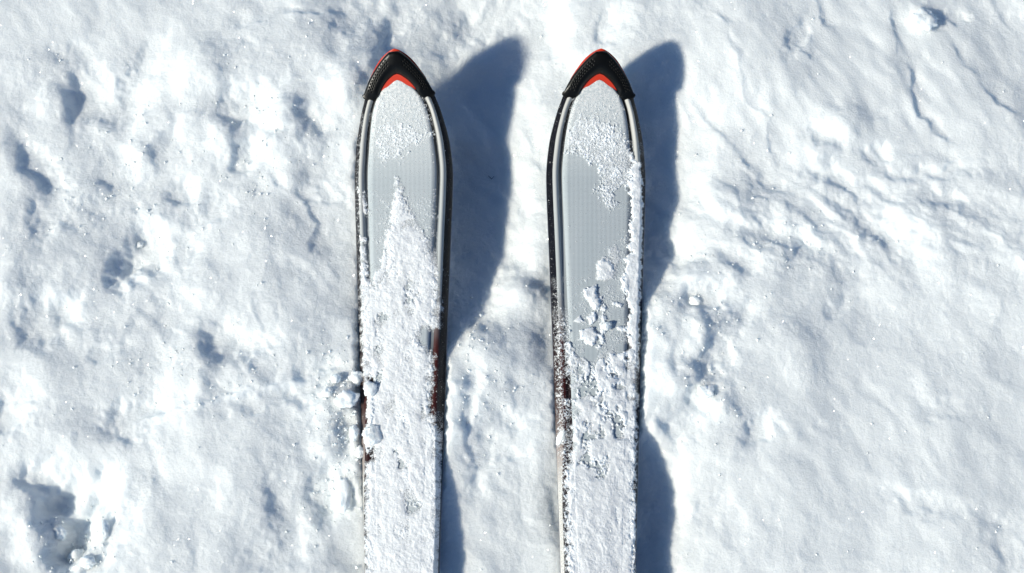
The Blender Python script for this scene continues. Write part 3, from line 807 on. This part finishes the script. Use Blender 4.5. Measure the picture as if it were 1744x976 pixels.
CL = [
    (607, 646, 11, 12, 8, 'topmost round snow clump against the left edge of the left ski'),
    (592, 684, 19, 14, 8, 'largest snow clump beside the left edge of the left ski'),
    (603, 738, 8, 13, 10, 'narrow upright snow clump between two others at the left ski edge'),
    (613, 771, 9, 11, 10, 'lowest small snow clump touching the left edge of the left ski'),
    (586, 834, 14, 34, 14, 'bright wedge of broken crust standing left of the left ski'),
    (119, 944, 13, 14, 10, 'snow clump in the dark lower left hollow, left of its neighbour'),
    (148, 957, 12, 11, 9, 'snow clump in the dark lower left hollow, right of its neighbour'),
    (92, 905, 14, 12, 8, 'snow clump on the left rim of the dark lower left hollow'),
    (176, 902, 9, 16, 8, 'snow clump on the right rim of the dark lower left hollow'),
    (1184, 513, 11, 8, 5, 'pale snow clump lying in the small hollow right of the right ski'),
    (1200, 668, 14, 12, 8, 'rounded snow clump beside the crack right of the right ski'),
    (1573, 36, 22, 20, 9, 'lone round snow clump on the smooth crust at the top right'),
    (231, 408, 7, 6, 5, 'tiny snow clump at the top of the dark triangular hollow'),
    (574, 648, 9, 8, 7, 'small snow clump left of the topmost clump by the left ski'),
    (560, 672, 8, 7, 6, 'small snow clump at the far left end of the row by the left ski')]
for i, (px, py, rx, ry, rz, lab) in enumerate(CL):
    clump(px, py, rx, ry, rz, lab, 'loose snow clumps', seed=i + 1, rot=i * 1.3 if rx == ry else 0.0)
clump(634, 742, 15, 16, 5, 'snow clump lying on the left edge of the left ski', 'loose snow clumps', 31, 0.4, on=.016)
clump(631, 664, 11, 11, 4.5, 'round snow clump on the left ski next to a dark bare notch', 'loose snow clumps', 32, 0.4, on=.015)
clump(956, 745, 7, 14, 5, 'white chip of snow on the left edge of the right ski', 'loose snow clumps', 33, -0.5, on=.014, name='snow_chip')
clump(1033, 556, 8, 7, 5, 'bright pebble of snow in the middle of the right ski', 'loose snow clumps', 34, 0.2, on=.0165)

rng = np.random.default_rng(7)
def crumbs(name, pts, sizes, label, matrix=None):
    base = np.array([(1, 0, 0), (-1, 0, 0), (0, 1, 0), (0, -1, 0), (0, 0, 1), (0, 0, -1)], float)
    tri = np.array([(0, 2, 4), (2, 1, 4), (1, 3, 4), (3, 0, 4), (2, 0, 5), (1, 2, 5), (3, 1, 5), (0, 3, 5)])
    n = len(pts)
    a = rng.uniform(0, 6.28, n); c, s = np.cos(a), np.sin(a)
    b = base[None] * sizes[:, None, None] * rng.uniform(.6, 1.3, (n, 6, 1))
    b = b + rng.normal(0, .18, (n, 6, 3)) * sizes[:, None, None]
    x = b[..., 0] * c[:, None] - b[..., 1] * s[:, None]; y = b[..., 0] * s[:, None] + b[..., 1] * c[:, None]
    co = np.stack([x, y, b[..., 2]], 2) + pts[:, None, :]
    f = (tri[None] + 6 * np.arange(n)[:, None, None]).reshape(-1, 3)
    o = mesh_object(name, co.reshape(-1, 3), f, POWDER)
    if matrix is not None: o.matrix_world = Matrix(matrix.tolist())
    tag(o, label, 'snow', None, 'stuff')
    return o
def ground_crumbs():
    P = []
    seeds = [(590, 700, 50, 90, 700), (120, 930, 60, 60, 360), (560, 830, 50, 60, 120), (450, 250, 110, 90, 260), (250, 330, 160, 120, 260), (1200, 600, 60, 120, 220), (840, 650, 50, 120, 220), (1350, 430, 160, 60, 200), (350, 640, 150, 70, 160), (872, 488, 1200, 560, 700), (1130, 520, 30, 60, 60), (805, 570, 25, 50, 80)]
    for px, py, sx, sy, n in seeds:
        q = np.stack([rng.normal(px, sx * .6, n), rng.normal(py, sy * .6, n)], 1) if sx < 1000 else np.stack([rng.uniform(-20, 1764, n), rng.uniform(-20, 996, n)], 1)
        P.append(q)
    P = np.concatenate(P)
    W = np.array([G(a, b) for a, b in P])
    keep = np.ones(len(W), bool)
    for o in (ski_l, ski_r):
        Mi = np.linalg.inv(ski_matrix(o))
        lx = Mi[0, 0] * W[:, 0] + Mi[0, 1] * W[:, 1] + Mi[0, 3]; ly = Mi[1, 0] * W[:, 0] + Mi[1, 1] * W[:, 1] + Mi[1, 3]
        keep &= ~((np.abs(lx) < HW(np.clip(-ly, 0, 1.6)) + .002) & (-ly > -.002))
    W = W[keep]
    z = ground_height(W[:, 0][None], W[:, 1][None])[0]
    s = .00035 + .0019 * rng.random(len(W)) ** 5
    crumbs('snow_crumbs', np.stack([W[:, 0], W[:, 1], z + s * .3], 1), s, 'loose crumbs of snow strewn over the ground')
ground_crumbs()
def ski_grains(o, zones, label):
    pts, sz = [], []
    for side, e0, e1, v0, v1, n in zones:
        v = rng.uniform(v0, v1, n); h = HW(v)
        if side == 0:
            u = rng.uniform(-1, 1, n) * (panel_hw(v) - .001); z = top_z(v) + .0008
        else:
            e = rng.uniform(e0, e1, n); u = side * (h - e)
            cap = (h - panel_hw(v)) * capf(v)
            z = np.where(e < cap, shoulder_z(e, cap, v), top_z(v) + .0002)
        s = .00018 + .00055 * rng.random(n) ** 4
        pts.append(np.stack([u, -v, z + s * .3], 1)); sz.append(s)
    crumbs('snow_grains', np.concatenate(pts), np.concatenate(sz), label, ski_matrix(o))
ski_grains(ski_l, [(-1, .0005, .007, .05, .36, 500), (1, .0005, .007, .05, .40, 40), (0, 0, 0, .035, .12, 420), (0, 0, 0, .10, .35, 260), (1, .001, .012, .36, .58, 260), (-1, .006, .018, .14, .36, 260)], 'fine grains of snow dusting the left ski')
ski_grains(ski_r, [(-1, .0005, .007, .05, .25, 110), (-1, .0005, .010, .25, .45, 520), (1, .0005, .007, .06, .45, 260), (0, 0, 0, .035, .12, 360), (0, 0, 0, .10, .40, 320), (-1, .001, .016, .33, .48, 320)], 'fine grains of snow dusting the right ski')

# ------------------------------------------------------------------ a dry needle in the shade between the skis
x, y = G(836, 297, -.03)
z = ground_at(x, y)
nv, nf = [], []
pth = [(-.0035, .003), (-.001, .0005), (.0005, -.0012), (.0038, .0022)]
for i, (a, b) in enumerate(pth):
    r = .0004 if 0 < i < 3 else .0002
    for j in range(6):
        t = j * math.pi / 3
        nv.append((x + a, y + b + r * math.cos(t), z + .0008 + r * math.sin(t)))
for i in range(3):
    for j in range(6):
        nf.append((i * 6 + j, i * 6 + (j + 1) % 6, (i + 1) * 6 + (j + 1) % 6, (i + 1) * 6 + j))
nf += [tuple(range(6)), tuple(range(18, 24))[::-1]]
tag(mesh_object('dry_needle', nv, nf, M_NEEDLE), 'tiny bent dry needle on the shaded snow right of the left ski', 'needle')
